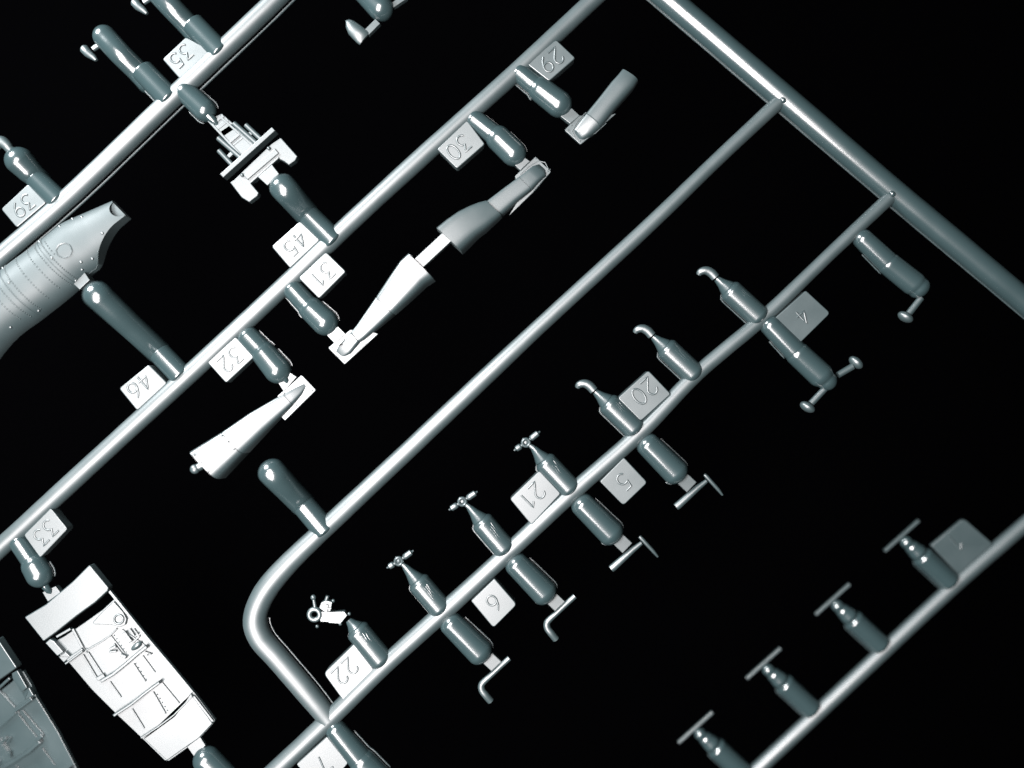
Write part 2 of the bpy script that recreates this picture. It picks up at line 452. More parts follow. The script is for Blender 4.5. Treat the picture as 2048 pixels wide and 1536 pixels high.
# stubs with a raised knuckle that slope down to the runner
def knuckle(p0, p1, p2, r0, r1, h=104, label=None):
    """p0 raised round end, p1 where the low stub begins, p2 on the runner"""
    g = G(); P0 = Vector((*p0, h)); P1 = Vector((*p1, -16)); P1b = Vector((*p1, 0)); P2 = Vector((*p2, 0))
    t0 = (Vector(p1)-Vector(p0)).length
    # raised end and slope
    f = 16 / t0
    path = []
    for q, z in ((0, h*.55), (f*.5, h*.55), (f, h*.52), (f + .25*(1-f), h*.34), (f + .5*(1-f), h*.12), (f + .75*(1-f), -h*.10), (1, -h*.32)):
        x, y = lift((lerp(p0[0], p1[0], q), lerp(p0[1], p1[1], q)), z); path.append((x, y, z))
    path = [tuple(v) for v in spline(path, 5)]
    at, L = axis_path(path)
    stub(g, path, [(2, L, r0, r1*1.06, .9)], 24)
    o = g.build('gate_stub', M_STUB, root, label, smooth=70)
    g = G(); Ln = L2(p1, p2); stub(g, [(*p1, 0), (*p2, 0)], [(3, Ln+10, r1*.98, r1, .25)], 24)
    g.build('stub_foot', M_STUB, o, smooth=60)
    return o
k46 = knuckle((193, 588), (318, 704), (356, 744), 26.5, 23)
gate(k46, [(156, 570), (178, 547), (188, 562), (168, 581)], z1=18)
k45 = knuckle((565, 373), (616, 430), (662, 476), 27, 24, 64)
gate(k45, [(521, 358), (549, 334), (563, 352), (540, 375)], z1=18)
kx = knuckle((542, 942), (606, 1008), (645, 1054), 27, 24, 64)
# 20-22 group, pointing up left
def left_stub(c0, c1, r=23, cone=True, side=1, tip=None, fins=True):
    """c0 far end centre, c1 at runner"""
    L = L2(c0, c1); caps = [(r*.1, L-9, r, r, .62)]
    d = (Vector(c1)-Vector(c0)).normalized()
    g = G(); stub(g, [c0, c1], caps, 26)
    if tip:
        a = Vector(tip); b = Vector(c0) - d*(r*.35)
        tube(g, [(a.x, a.y, 0), tuple((a*.55+b*.45)) + (0,), (b.x, b.y, 0)], [6.4, 10, 17], 14)
    o = g.build('gate_stub', M_SCUFF, root, None, smooth=60)
    g = G(); d3 = Vector((d.x, d.y, 0)); nn3 = Vector((d.y, -d.x, 0))
    for m_ in range(3):
        a0 = math.radians(14 + 11*m_ + random.uniform(-2, 2)); s_a = random.uniform(4, 16); s_b = s_a + random.uniform(16, 34); pts = []
        for q in range(9):
            sv = lerp(s_a, min(s_b, L-4), q/8); an = a0 + .035*math.sin(q*.6 + m_); rr = profile_r(sv, caps)
            pts.append(Vector((*c0, 0)) + d3*sv + nn3*(rr*math.sin(an)) + Vector((0, 0, rr*math.cos(an) - .25)))
        tube(g, pts, [.15] + [.5]*7 + [.15], 6)
    g.build('flow_marks', M_SCUFF, o, kind='stuff')
    if fins:
        g = G(); fin(g, [c0, c1], caps, side, -r*.38, L*.98, 1.6, -6, 1.3); g.build('flash_ridge', M_TAB, o)
    return o
HK = [(1431, 555), (1424, 547), (1416, 542), (1408, 541), (1401, 544), (1398, 549)]
for i, (dx, dy) in enumerate([(0, 0), (-127, 116), (-243, 226)]):
    so = left_stub((1461+dx, 582+dy), (1522+dx*1.02, 638+dy*.99), 23.5, tip=(1433+dx, 557+dy))
    g = G(); q = spline([(x+dx, y+dy, 0 if k < 4 else -2*(k-3)) for k, (x, y) in enumerate(HK)], 5)
    tube(g, q, resample([9, 9.2, 8.8, 7.8, 6.8, 5], len(q)), 14)
    g.build('hooked_pipe', M_KIT, root, ['hooked pipe end nearest tab 4', 'hooked pipe end above tab 20', 'hooked pipe end left of tab 20'][i])
def ringpart(c, a, b, tip, c0, c1, hole, label):
    so = left_stub(c0, c1, 23.5, tip=tip)
    g = G(); ring(g, c, 7.2, 3.1, 2, 24, 8, 1.2)
    ball(g, c, 5.0 if hole else 6, 10, rz=2 if hole else 6)
    c = Vector(c)
    for e in (a, b):
        e = Vector(e); d = (e-c).normalized()
        tube(g, [(*(c+d*6), 0), (*(c+d*11), 0), (*(c+d*13), 0), (*(c+d*((e-c).length*.55)), 0), (*(e-d*6), 0), (*(e-d*4), 0), (*e, 0)], [3.4, 3.2, 5.8, 6.2, 6.0, 2.6, 1.6], 10)
    n = (Vector(tip)-c).normalized(); tube(g, [(*(c+n*7), 0), (*Vector(tip), 0)], [4.2, 5.6], 10)
    for s_ in (.9, -2.2): 
        k = Vector((math.cos(s_), math.sin(s_)))*9; ball(g, (c.x+k.x, c.y+k.y, 1), 2.3, 8)
    return g.build('ring_fitting', M_KIT, root, label)
ringpart((1052, 885), (1080, 863), (1028, 901), (1067, 896), (1091, 925), (1145, 982), 1, 'ring fitting with two arms, first of three above tab 21')
ringpart((925, 1003), (955, 983), (898, 1020), (939, 1015), (965, 1045), (1014, 1102), 1, 'ring fitting with two arms, middle of three, left of tab 21')
ringpart((798, 1122), (827, 1101), (774, 1136), (810, 1133), (838, 1166), (886, 1222), 0, 'ring fitting with two arms nearest tab 22')
# 22 linkage
so = left_stub((716, 1262), (768, 1325), 24, tip=(697, 1240))
g = G(); ring(g, (630, 1228), 10.5, 5.2, 3, 32, 10, 1.1)
lk = g.build('linkage', M_KIT, root, 'linkage with a ring, two posts and an arm, by tab 22')
g = G(); bar(g, (642, 1232), (662, 1233), 20, -6, 5); g.build('lug', M_KIT, lk)
g = G(); prism(g, [(658, 1222), (690, 1221), (696, 1229), (682, 1246), (658, 1244)], -5, 7, 1, 1.5); g.build('arm', M_KIT, lk)
g = G(); prism(g, [(644, 1203), (653, 1199), (666, 1202), (663, 1220), (654, 1224), (640, 1214)], -5, 8, 1, 1.5); g.build('block', M_KIT, lk)
g = G(); tube(g, [(631, 1216, 2), (628, 1197, 3)], [3.6, 3.2], 10); ball(g, (627.5, 1194, 3), 5.6, 12); g.build('post', M_KIT, lk)
g = G(); tube(g, [(652, 1202, 2), (656, 1191, 3)], [3.4, 3.6], 10); g.build('post', M_KIT, lk)
g = G(); bar(g, (656, 1206), (655, 1222), 5, 5, 12); bar(g, (655, 1214), (665, 1214), 3, 5, 11); g.build('clip', M_KIT, lk)
g = G()
for c_ in ((699, 1227), (681, 1247), (635, 1252), (667, 1201)): ball(g, (*c_, 2), 3.6, 10)
g.build('pin', M_KIT, lk)
# 4 right
p = [(1545, 655), (1592, 704), (1652, 760)]; t = L2(p[0], p[1])
s4 = mk_stub(p, [(-6, t-6, 21, 23), (t+6, t+66, 24.5, 25.5, .95), (t+75, t+84, 20, 20)], None, [(1, 16, 62, 1.5), (-1, t+10, t+50, 1.0)])
def mushroom(a, b, hc, ax, label, r=6.4):
    g = G(); tube(g, [(*a, 0), (*b, 0)], [r, r*1.05], 14)
    ball(g, (*hc, 0), 9.5, 18, sz=16, axis=ax, rz=14)
    return g.build('mushroom_pin', M_KIT, root, label)
mushroom((1652, 775), (1622, 807), (1615, 814), (1, .62), 'mushroom headed pin pointing down left, below tab 4')
mushroom((1676, 750), (1705, 733), (1712, 725), (.72, .69), 'mushroom headed pin pointing up right, below tab 4')
p = [(1728, 480), (1776, 526), (1846, 582)]; t = L2(p[0], p[1])
s4b = mk_stub(p, [(-2, t-6, 20, 22), (t+4, t+64, 23, 24), (t+70, t+80, 22, 22, .8)], None, [(1, 18, 70, 1.5)])
mushroom((1842, 596), (1817, 628), (1811, 634), (1, .62), 'mushroom headed pin under the thick outer frame')
# 5 and 6 right
for i, (a, b) in enumerate([((1295, 888), (1351, 944)), ((1164, 1008), (1222, 1066)), ((1032, 1127), (1089, 1185)), ((902, 1246), (960, 1304))]):
    L = L2(a, b); caps = [(1, L, 24.5, 27, .8)]
    so = mk_stub([a, b], caps, None, [(-1, 12, L+14, 2.2, -7, 1.5), (1, L+2, L+14, 1.0, -7, 1.4)])
    dx, dy = b[0]-1351, b[1]-944
    gate(so, [(1375+dx, 947+dy), (1394+dx, 965+dy), (1375+dx, 985+dy), (1355+dx, 966+dy)], -16, -4)
def tbar(dx, dy, label):
    g = G(); tube(g, [(1352+dx, 1014+dy, 0), (1357+dx, 1010+dy, 0), (1396+dx, 975+dy, 0), (1413+dx, 962+dy, 0)], [7.2, 7.6, 6, 4], 16)
    o = g.build('crank_rod', M_KIT, root, label)
    g = G(); tube(g, [(1409+dx, 949+dy, 0), (1413+dx, 953+dy, 0), (1437+dx, 979+dy, -4), (1447+dx, 991+dy, -8)], [3.0, 4.0, 3.6, 2], 12); g.build('crossbar', M_KIT, o)
tbar(0, 0, 'rod with a thin crossbar, right of tab 5'); tbar(-130, 124, 'rod with a thin crossbar, below tab 5')
def bent(dx, dy, label):
    g = G(); P = [(1150, 1192, 0), (1130, 1210, 0), (1112, 1227, 0), (1100, 1238, 0), (1094, 1246, 0), (1095, 1256, 0), (1102, 1266, 0), (1112, 1279, -4)]
    q = spline([(x+dx, y+dy, z) for x, y, z in P], 5); tube(g, q, resample([5.4, 5.6, 5.6, 6, 6.6, 7, 7.2, 7.2], len(q)), 16)
    return g.build('bent_handle', M_KIT, root, label)
bent(0, 0, 'rod with a bent end, right of tab 6'); bent(-131, 124, 'rod with a bent end, below tab 6')
# 7
p = [(676, 1464), (724, 1522), (770, 1572)]; t = L2(p[0], p[1])
s7 = mk_stub(p, [(-6, t-10, 21, 24), (t+4, t+60, 27, 29)], None, [(-1, 20, t+50, 2.0, -7, 1.8)])
# bottom stub of the white panel
sbt = mk_stub([(414, 1520), (490, 1600)], [(0, 100, 27, 27)])
# E group
for i, (dx, dy) in enumerate([(0, 0), (-138, 127), (-276, 255), (-412, 383)]):
    c0, c1 = lift((1846+dx, 1114+dy), ZE), lift((1901+dx, 1165+dy), ZE); L = L2(c0, c1)
    P3 = [(c0[0], c0[1], ZE), (c1[0], c1[1], ZE)]; caps = [(0, L-6, 22.5, 22.5, .55)]
    so = mk_stub(P3, caps, 'dim gate stub' if i == 0 else None, [(1, -6, L*.97, 1.0, -5, 1.2)])
    n0 = lift((1812+dx, 1084+dy), ZE); n1 = lift((1828+dx, 1098+dy), ZE)
    g = G(); stub(g, [(*n0, ZE+2), (*n1, ZE+2), (c0[0], c0[1], ZE+2)], [(0, 4, 12.5, 12.5), (17, 30, 15, 18)], 20); g.build('neck', M_STUB, so, smooth=60)
    g = G(); bar(g, lift((1769+dx, 1102+dy), ZE), lift((1837+dx, 1041+dy), ZE), 5.5, ZE-3, ZE+4, .8)
    g.build('plate_edge_on', M_KIT, root, 'thin plate seen edge on, ' + ['uppermost of four by the dim runner', 'second from the top by the dim runner', 'third from the top by the dim runner', 'lowest, cut by the bottom edge'][i])

# ---------------- top left stubs ----------------
for i, (dx, dy) in enumerate([(0, 0), (101, -93)]):
    P = [(217+dx, 80+dy, 14), (246+dx, 112+dy, 12), (273+dx, 140+dy, -6), (290+dx, 160+dy, -14)]
    P = [tuple(v) for v in spline(P, 6)]; at, L = axis_path(P)
    g = G(); stub(g, P, [(0, L, 23, 22)], 26); so = g.build('gate_stub', M_STUB, root, smooth=60)
    g = G(); c0, c1 = (285+dx, 141+dy), (330+dx, 188+dy); Ln = L2(c0, c1); caps = [(2, Ln+16, 23.5, 24, .3)]
    stub(g, [c0, c1], caps, 26); g.build('stub_foot', M_STUB, so, smooth=60)
    g = G(); fin(g, [c0, c1], caps, 1, 0, Ln, 1.6, -6, 1.2); g.build('flash_ridge', M_TAB, so)
    g = G(); tube(g, [(206+dx, 88+dy, 4), (188+dx, 100+dy, 4)], [6.0, 5.2], 12)
    tube(g, [(167+dx, 97+dy, 4), (170+dx, 99+dy, 4), (178+dx, 108+dy, 4), (190+dx, 117+dy, 4), (195+dx, 122+dy, 4)], [6, 9, 8.5, 6, 3.5], 14)
    g.build('small_fitting', M_KIT, root, 'small cone fitting left of the stubs, ' + ['lower' if i == 0 else 'upper, at the top edge'][0])
caps = [(-6, 44, 22, 23.5)]; P = [(378, 190), (412, 222)]
sT = mk_stub(P, caps, None, [(-1, 4, 58, 2, -6, 1.3), (1, 20, 58, 2, -6, 1.3)])
g = G(); tube(g, [(418, 232, 6), (430, 243, 4), (436, 250, 0)], [10, 8, 5], 12); g.build('nib', M_STUB, sT)
# 39 stub
g = G(); stub(g, [(48, 326, 14), (62, 344, 4), (78, 362, -14)], [(0, 52, 27.5, 21)], 26); s39 = g.build('gate_stub', M_STUB, root, smooth=60)
g = G(); stub(g, [(71, 356), (112, 396)], [(2, 66, 21.5, 22, .3)], 24); g.build('stub_foot', M_STUB, s39, smooth=60)
g = G(); tube(g, [tuple(v) for v in spline([(-14, 296, 8), (0, 289, 10), (10, 287, 10), (20, 294, 10), (24, 300, 9), (34, 310, 6)], 4)], resample([10, 13, 12, 10, 9, 9], 21), 14)
g.build('elbow_fitting', M_KIT, root, 'elbow fitting at the left edge above tab 39')
# top centre stub with leaf part
P = [(700, -50), (762, 16)]
sU = mk_stub(P, [(0, 90, 24, 26)], None)
g = G(); bar(g, (756, 44), (734, 66), 13, -8, 4); g.build('gate', M_TAB, sU)
g = G(); bar(g, (779, 16), (812, -6), 10, -8, 4); g.build('gate', M_TAB, sU)
g = G(); loft(g, [((691, 41), (692, 44), 2), ((699, 39), (692, 56), 7), ((708, 42), (697, 68), 10), ((724, 53), (706, 78), 11), ((737, 63), (714, 86), 10), ((741, 66), (720, 90), 6)], HALF)
g.build('leaf_shaped_part', M_KIT, root, 'small leaf shaped part at the top edge')

# ---------------- ducts 29-32 ----------------
def with_steps(ST, n=4):
    out = []
    for i in range(len(ST)-1):
        a, b = ST[i], ST[i+1]
        for k in range(n):
            t = k/n; out.append(((lerp(a[0][0], b[0][0], t), lerp(a[0][1], b[0][1], t)), (lerp(a[1][0], b[1][0], t), lerp(a[1][1], b[1][1], t)), lerp(a[2], b[2], t)))
    out.append(ST[-1]); return out
def dots(par, pts, z, r=1.4):
    g = G()
    for q in pts: ball(g, (*q[:2], q[2] if len(q) > 2 else z), r, 6)
    return g.build('rivets', M_KIT, par, kind='stuff')
BOX = [(0, -.1), (0, .55), (.012, .76), (.03, .89), (.07, .96), (.14, .99), (.25, 1), (.4, 1.0), (.55, .995), (.68, .98), (.78, .955), (.85, .91), (.90, .84), (.94, .72), (.97, .52), (.985, .3), (1, -.15)]
def lft(ST, z0): return [(lift(a, z0+h*.9), lift(b, z0+h*.9), h) for a, b, h in ST]
# 29
ST = [((1150, 268), (1160, 280), 3), ((1149, 257), (1170, 276), 14), ((1158, 243), (1187, 266), 18), ((1172, 225), (1203, 252), 21), ((1199, 192), (1230, 218), 23), ((1224, 160), (1257, 187), 24), ((1237, 146), (1270, 172), 24), ((1246, 135), (1279, 158), 22)]
ST = groove(lft(ST, 4), [3.02])
g = G(); loft(g, ST, [(t, lerp(a, b, .5)) for (t, a), b in zip(BOX, [0, .55, .6, .65, .72, .8, .9, .97, 1, .97, .9, .8, .7, .55, .4, .2, 0])], 4); d29 = g.build('intake_duct', M_KIT, root, 'narrow straight duct on a small base plate, by tab 29')
g = G(); prism(g, [(1158, 232), (1129, 261), (1161, 290), (1178, 276), (1232, 228), (1200, 236)], -2, 4, .8, [1, 3, 3, 1, 0, 0]); bp_ = g.build('base_plate', M_KIT, d29)
g = G(); ribbon(g, [(1172, 226), (1153, 246), (1144, 264), (1149, 277), (1163, 281), (1190, 268), (1212, 248)], 1.6, 3.5, 5.4, .4); g.build('panel_line', M_KIT, d29)
dots(d29, [(1137, 261), (1160, 283), (1143, 252)], 4)
# 30
ST = [((1078, 327), (1092, 339), 4), ((1066, 330), (1093, 350), 14), ((1053, 340), (1079, 362), 17), ((1037, 352), (1065, 378), 18), ((1006, 375), (1033, 403), 20), ((973, 400), (1002, 431), 22)]
ST = groove(lft(ST, 4), [3.0], 1.4, 1.6)
g = G(); loft(g, ST, BOX, 4); d30 = g.build('intake_duct', M_KIT, root, 'curved two step duct, by tab 30')
ST2 = lft([((971, 400), (1004, 431), 27), ((955, 404), (989, 444), 32), ((937, 411), (973, 458), 36), ((915, 422), (954, 472), 40), ((893, 437), (939, 487), 43), ((872, 454), (923, 502), 45)], 0)
ST2 = [(a, b, h, 0) for a, b, h in ST2]
g = G(); loft(g, ST2, BOX, 0); g.build('duct_mouth', M_KIT, d30)
g = G(); prism(g, [(1071, 314), (1102, 344), (1070, 382), (1018, 432), (1040, 395), (1030, 353)], -2, 4, .8, [3, 3, 0, 0, 0, 0]); g.build('base_plate', M_KIT, d30)
g = G(); ribbon(g, [(1040, 350), (1058, 334), (1076, 323), (1090, 326), (1096, 338), (1088, 358), (1066, 384)], 1.6, 3.5, 5.4, .4); g.build('panel_line', M_KIT, d30)
dots(d30, [(1072, 318.5), (1097, 344), (1100, 340)], 4)
# link bar between 30 and 31
g = G(); prism(g, [lift(q, 30) for q in [(890, 461), (906, 479), (846, 535), (829, 518)]], 14, 30, 1); g.build('link_bar', M_TAB, root, 'flat bar joining the mouths of two ducts')
# 31
ST = [((670, 704), (684, 716), 3), ((677, 690), (700, 707), 13), ((702, 662), (719, 684), 16), ((712, 650), (727, 679), 18), ((751, 592), (787, 628), 26), ((778, 551), (819, 598), 36), ((799, 520), (849, 569), 41), ((815, 505), (867, 557), 42)]
ST = groove(lft(ST, 4), [2.0, 4.0], 1.3, 1.8)
g = G(); loft(g, ST, BOX, 4); d31 = g.build('intake_duct', M_KIT, root, 'flared duct with one wide mouth, by tab 31')
g = G(); prism(g, [(701, 660), (657, 696), (690, 729), (757, 668), (735, 660)], -2, 4, .8, [0, 3, 3, 0, 0]); g.build('base_plate', M_KIT, d31)
g = G(); ribbon(g, [(694, 674), (676, 688), (670, 703), (679, 717), (698, 714), (716, 702), (734, 686)], 1.5, 3.5, 5.4, .4)
ribbon(g, [(692, 679), (682, 690), (682, 694), (690, 688), (696, 678)], 1.2, 10, 15, .3); g.build('panel_line', M_KIT, d31)
dots(d31, [(666, 695), (689, 723)], 4)
# 32
ST = [((612, 765), (615, 768), 2), ((589, 776), (602, 789), 12), ((566, 788), (585, 809), 17), ((548, 797), (569, 825), 21), ((497, 826), (532, 861), 30), ((441, 864), (484, 910), 40), ((377, 903), (433, 962), 48)]
ST = groove(lft(ST, 3), [2.0, 5.0], 1.3, 1.8)
g = G(); loft(g, ST, BOX, 3); d32 = g.build('intake_duct', M_KIT, root, 'long wedge duct with a square mouth and rivets, by tab 32')
g = G(); prism(g, [(604, 750), (633, 780), (571, 841), (560, 830), (556, 792)], -2, 4, .8, [3, 3, 0, 0, 0]); g.build('base_plate', M_KIT, d32)
dots(d32, [(603, 756, 4), (626, 781, 4), (570, 786, 4), (594, 810, 4)] + [(*lift(q, 44), 43) for q in ((443, 871), (456, 884), (467, 899))] + [(*lift(q, 51), 50.5) for q in ((389, 910), (402, 926), (417, 943))], 4, 1.7)
g = G(); ball(g, (401, 935, 30), 9.5, 16, rz=8); tube(g, [(401, 935, 28), (414, 928, 26)], [8, 8], 12); g.build('nub', M_KIT, d32)

# ---------------- instrument frame between the stub and 45 ----------------
def fr(name, par, label=None): 
    return g.build(name, M_KIT, par, label)
g = G(); prism(g, [(417, 240), (446, 229), (516, 292), (486, 320)], -8, 5, .8); frm = fr('instrument_frame', root, 'ladder shaped frame with bars and a stepped block, above tab 45')
g = G(); bar(g, (440, 233), (512, 297), 4.5, 0, 7); bar(g, (419, 243), (489, 318), 4.5, 0, 7); fr('side_rail', frm)
g = G(); bar(g, (425, 251), (449, 233), 5, 0, 7); bar(g, (435, 259), (458, 241), 7, 0, 6); bar(g, (446, 269), (470, 253), 12, 0, 5); bar(g, (462, 287), (482, 270), 4, 0, 8); bar(g, (468, 292), (488, 276), 3, 0, 6); fr('rung', frm)
for a_, b_, r_ in (((469, 248), (518, 291), 5.4), ((493, 251), (527, 283), 5.0), ((438, 277), (490, 322), 5.4), ((439, 302), (470, 335), 5.0)):
    g = G(); tube(g, [(*a_, 4), (*b_, 4)], r_, 14); fr('bar', frm)
g = G(); bar(g, (497, 272), (508, 262), 7, -3, 3); bar(g, (455, 316), (465, 306), 7, -3, 3); fr('lug', frm)
g = G(); bar(g, (448, 355), (551, 262), 9, -10, 15, 1.0); fr('cross_wall', frm)
g = G(); prism(g, [(470, 361), (545, 289), (563, 277), (596, 314), (592, 322), (579, 331), (570, 324), (558, 318), (503, 368), (519, 387), (516, 393), (500, 405), (485, 396), (462, 366)], -12, 6, 1.2, 1.5); fr('stepped_block', frm)
g = G(); bar(g, (494, 357), (556, 304), 12, 5, 10, 1); bar(g, (505, 367), (560, 318), 3, 5, 12, .6); fr('raised_strip', frm)
g = G(); ball(g, (540, 299, 8), 4, 10); ball(g, (487, 352, 8), 4, 10); fr('peg', frm)

# ---------------- nose half ----------------
def bez(P, per=6): return [tuple(v)[:2] for v in spline([(x, y, 0) for x, y in P], per)]
LU = [(-150, 676), (-70, 600), (0, 540), (40, 509), (74, 484), (100, 462), (122, 444), (151, 430), (187, 414), (221, 399)]
RU = [(-60, 786), (14, 686), (77, 636), (118, 604), (154, 573), (176, 548), (196, 532), (222, 508), (250, 480), (272, 452)]   # the full round body
RC = [1, 1, 1, 1, 1, 1, .985, .80, .66, .66]                                                                               # how much of its width is there
HH = [62, 62, 60, 56, 53, 48, 44, 39, 34, 30]
LU = [lift(q, 8) for q in LU]; RU = [lift(q, 10) for q in RU]
LS = spline([(x, y, 0) for x, y in LU], 4); RS = spline([(x, y, 0) for x, y in RU], 4); HS = resample(HH, len(LS)); CS = [v.x for v in spline([(c, 0, 0) for c in RC], 4)]
STs = [((LS[i].x, LS[i].y), (RS[i].x, RS[i].y), HS[i]) for i in range(len(LS))]
prof = []
for k in range(25):
    th = math.pi*k/24; c_ = math.cos(th); s_ = math.sin(th)
    prof.append((.5 - .5*math.copysign(abs(c_)**.9, c_), s_**.9))
def ph(t):
    t = min(max(t, 0), 1)
    for k in range(24):
        if t <= prof[k+1][0]: return lerp(prof[k][1], prof[k+1][1], (t-prof[k][0])/max(1e-9, prof[k+1][0]-prof[k][0]))
    return 0
NB = -8
def nst(u, dep=0):
    k = min(int(u), len(STs)-2); t = u-k; a, b = STs[k], STs[k+1]
    L_ = Vector((lerp(a[0][0], b[0][0], t), lerp(a[0][1], b[0][1], t))); R_ = Vector((lerp(a[1][0], b[1][0], t), lerp(a[1][1], b[1][1], t)))
    c_ = min(1, lerp(CS[k], CS[k+1], t)); h = lerp(a[2], b[2], t); out = []
    for q in range(25):
        tt = prof[q][0]*c_; p = L_.lerp(R_, tt); out.append((p.x, p.y, NB + max(0, h*ph(tt) - dep)))
    p = L_.lerp(R_, c_); out.append((p.x, p.y, NB - 1)); out.insert(0, (L_.x, L_.y, NB - 1)); return out
us = [i*.5 for i in range(2*(len(STs)-1)+1)]; rows = [(u, 0) for u in us]
for c_ in (8.5, 16.5):
    rows = [r_ for r_ in rows if abs(r_[0]-c_) > .2] + [(c_-.10, 0), (c_-.05, 1.3), (c_+.05, 1.3), (c_+.10, 0)]
rows.sort(); g = G(); vs = []; fs = []; n_ = 27
for u, dp in rows: vs += nst(u, dp)
for i in range(len(rows)-1):
    for k in range(n_-1): fs.append((i*n_+k, i*n_+k+1, (i+1)*n_+k+1, (i+1)*n_+k))
    fs.append((i*n_, (i+1)*n_, (i+1)*n_+n_-1, i*n_+n_-1))
fs.append(tuple(range(n_))); fs.append(tuple(range((len(rows)-1)*n_, len(rows)*n_))); g.add(vs, fs)
def build_cut(g, cuts, name, mat, parent, label):
    tmp = bpy.data.meshes.new('tmp'); tmp.from_pydata([Vector((p[0], -p[1], p[2])) * .01 for p in g.v], [], g.f)
    bm = bmesh.new(); bm.from_mesh(tmp); bmesh.ops.recalc_face_normals(bm, faces=bm.faces); bm.to_mesh(tmp); bm.free()
    ob = bpy.data.objects.new('tmp', tmp); COL.objects.link(ob); cl = []
    for cg in cuts:
        m2 = bpy.data.meshes.new('c'); m2.from_pydata([Vector((p[0], -p[1], p[2])) * .01 for p in cg.v], [], cg.f)
        bm = bmesh.new(); bm.from_mesh(m2); bmesh.ops.recalc_face_normals(bm, faces=bm.faces); bm.to_mesh(m2); bm.free()
        c_ = bpy.data.objects.new('c', m2); COL.objects.link(c_); cl.append(c_)
        md = ob.modifiers.new('b', 'BOOLEAN'); md.operation = 'DIFFERENCE'; md.object = c_; md.solver = 'EXACT'
    dg = bpy.context.evaluated_depsgraph_get(); ev = ob.evaluated_get(dg).to_mesh()
    g2 = G(); g2.v = [(v.co.x*100, -v.co.y*100, v.co.z*100) for v in ev.vertices]; g2.f = [tuple(p.vertices) for p in ev.polygons]
    for c_ in cl + [ob]: bpy.data.objects.remove(c_, do_unlink=True)
    return g2.build(name, mat, parent, label, smooth=28)
c1 = G(); cc = lift((240, 416), 14); circ = [(cc[0] + 18.5*math.cos(2*math.pi*k/28), cc[1] + 18.5*math.sin(2*math.pi*k/28)) for k in range(28)]
prism(c1, circ, 11, 70, 0)
nose = build_cut(g, [c1], 'nose_half', M_NOSE, root, 'riveted aircraft nose half with a notched tip at the left edge')
def surf(u, v):      # u along the stations, v across what is there
    k = min(int(u), len(STs)-2); t = u-k; a, b = STs[k], STs[k+1]; c_ = min(1, lerp(CS[k], CS[k+1], t))
    Lx = lerp(a[0][0], b[0][0], t); Ly = lerp(a[0][1], b[0][1], t); Rx = lerp(a[1][0], b[1][0], t); Ry = lerp(a[1][1], b[1][1], t); h = lerp(a[2], b[2], t)
    j = min(int(v*24), 23); tt = lerp(prof[j][0], prof[j+1][0], v*24-j)*c_
    return (lerp(Lx, Rx, tt), lerp(Ly, Ry, tt), NB + h*ph(tt))
g = G(); cnt = 0
for u0, v0, v1, st_ in ((7.7, .16, .86, .021), (9.3, .16, .86, .021), (6.8, .3, .8, .026), (11.6, .2, .8, .026), (14.0, .22, .8, .026), (15.7, .16, .86, .021), (17.3, .16, .86, .021), (18.2, .30, .5, .03)):
    v = v0
    while v < v1: ball(g, surf(u0, v), 1.6, 6); v += st_*1.25
for u in [19 + .45*i for i in range(18)]: ball(g, surf(u, .93), 1.6, 6)
g.build('rivets', M_KIT, nose, kind='stuff')
g = G()
for u, v in ((16.9, .2), (16.9, .84), (8.9, .2), (8.9, .45), (8.9, .84), (20, .8), (21.6, .72), (23.4, .22), (27, .2), (29, .3), (24.5, .8), (30, .8), (5.5, .8), (17.2, .5)):
    p_ = surf(u, v); ball(g, p_, 3.2, 10, rz=1.8)
g.build('pip', M_KIT, nose)
g = G(); pc = surf(20.6, .52); pts = []
for k in range(25):
    a_ = 2*math.pi*k/24; rr = 14 if k % 3 else 14.6
    best = None; x = pc[0]+rr*math.cos(a_); y = pc[1]+rr*math.sin(a_)
    for uu in range(40):
        for vv in range(26):
            q = surf(17+uu*.22, .28+vv*.02); d_ = (q[0]-x)**2+(q[1]-y)**2
            if best is None or d_ < best[0]: best = (d_, q[2])
    pts.append((x, y, best[1]+.5))
tube(g, pts, 1.1, 6); g.build('hatch_rim', M_KIT, nose)

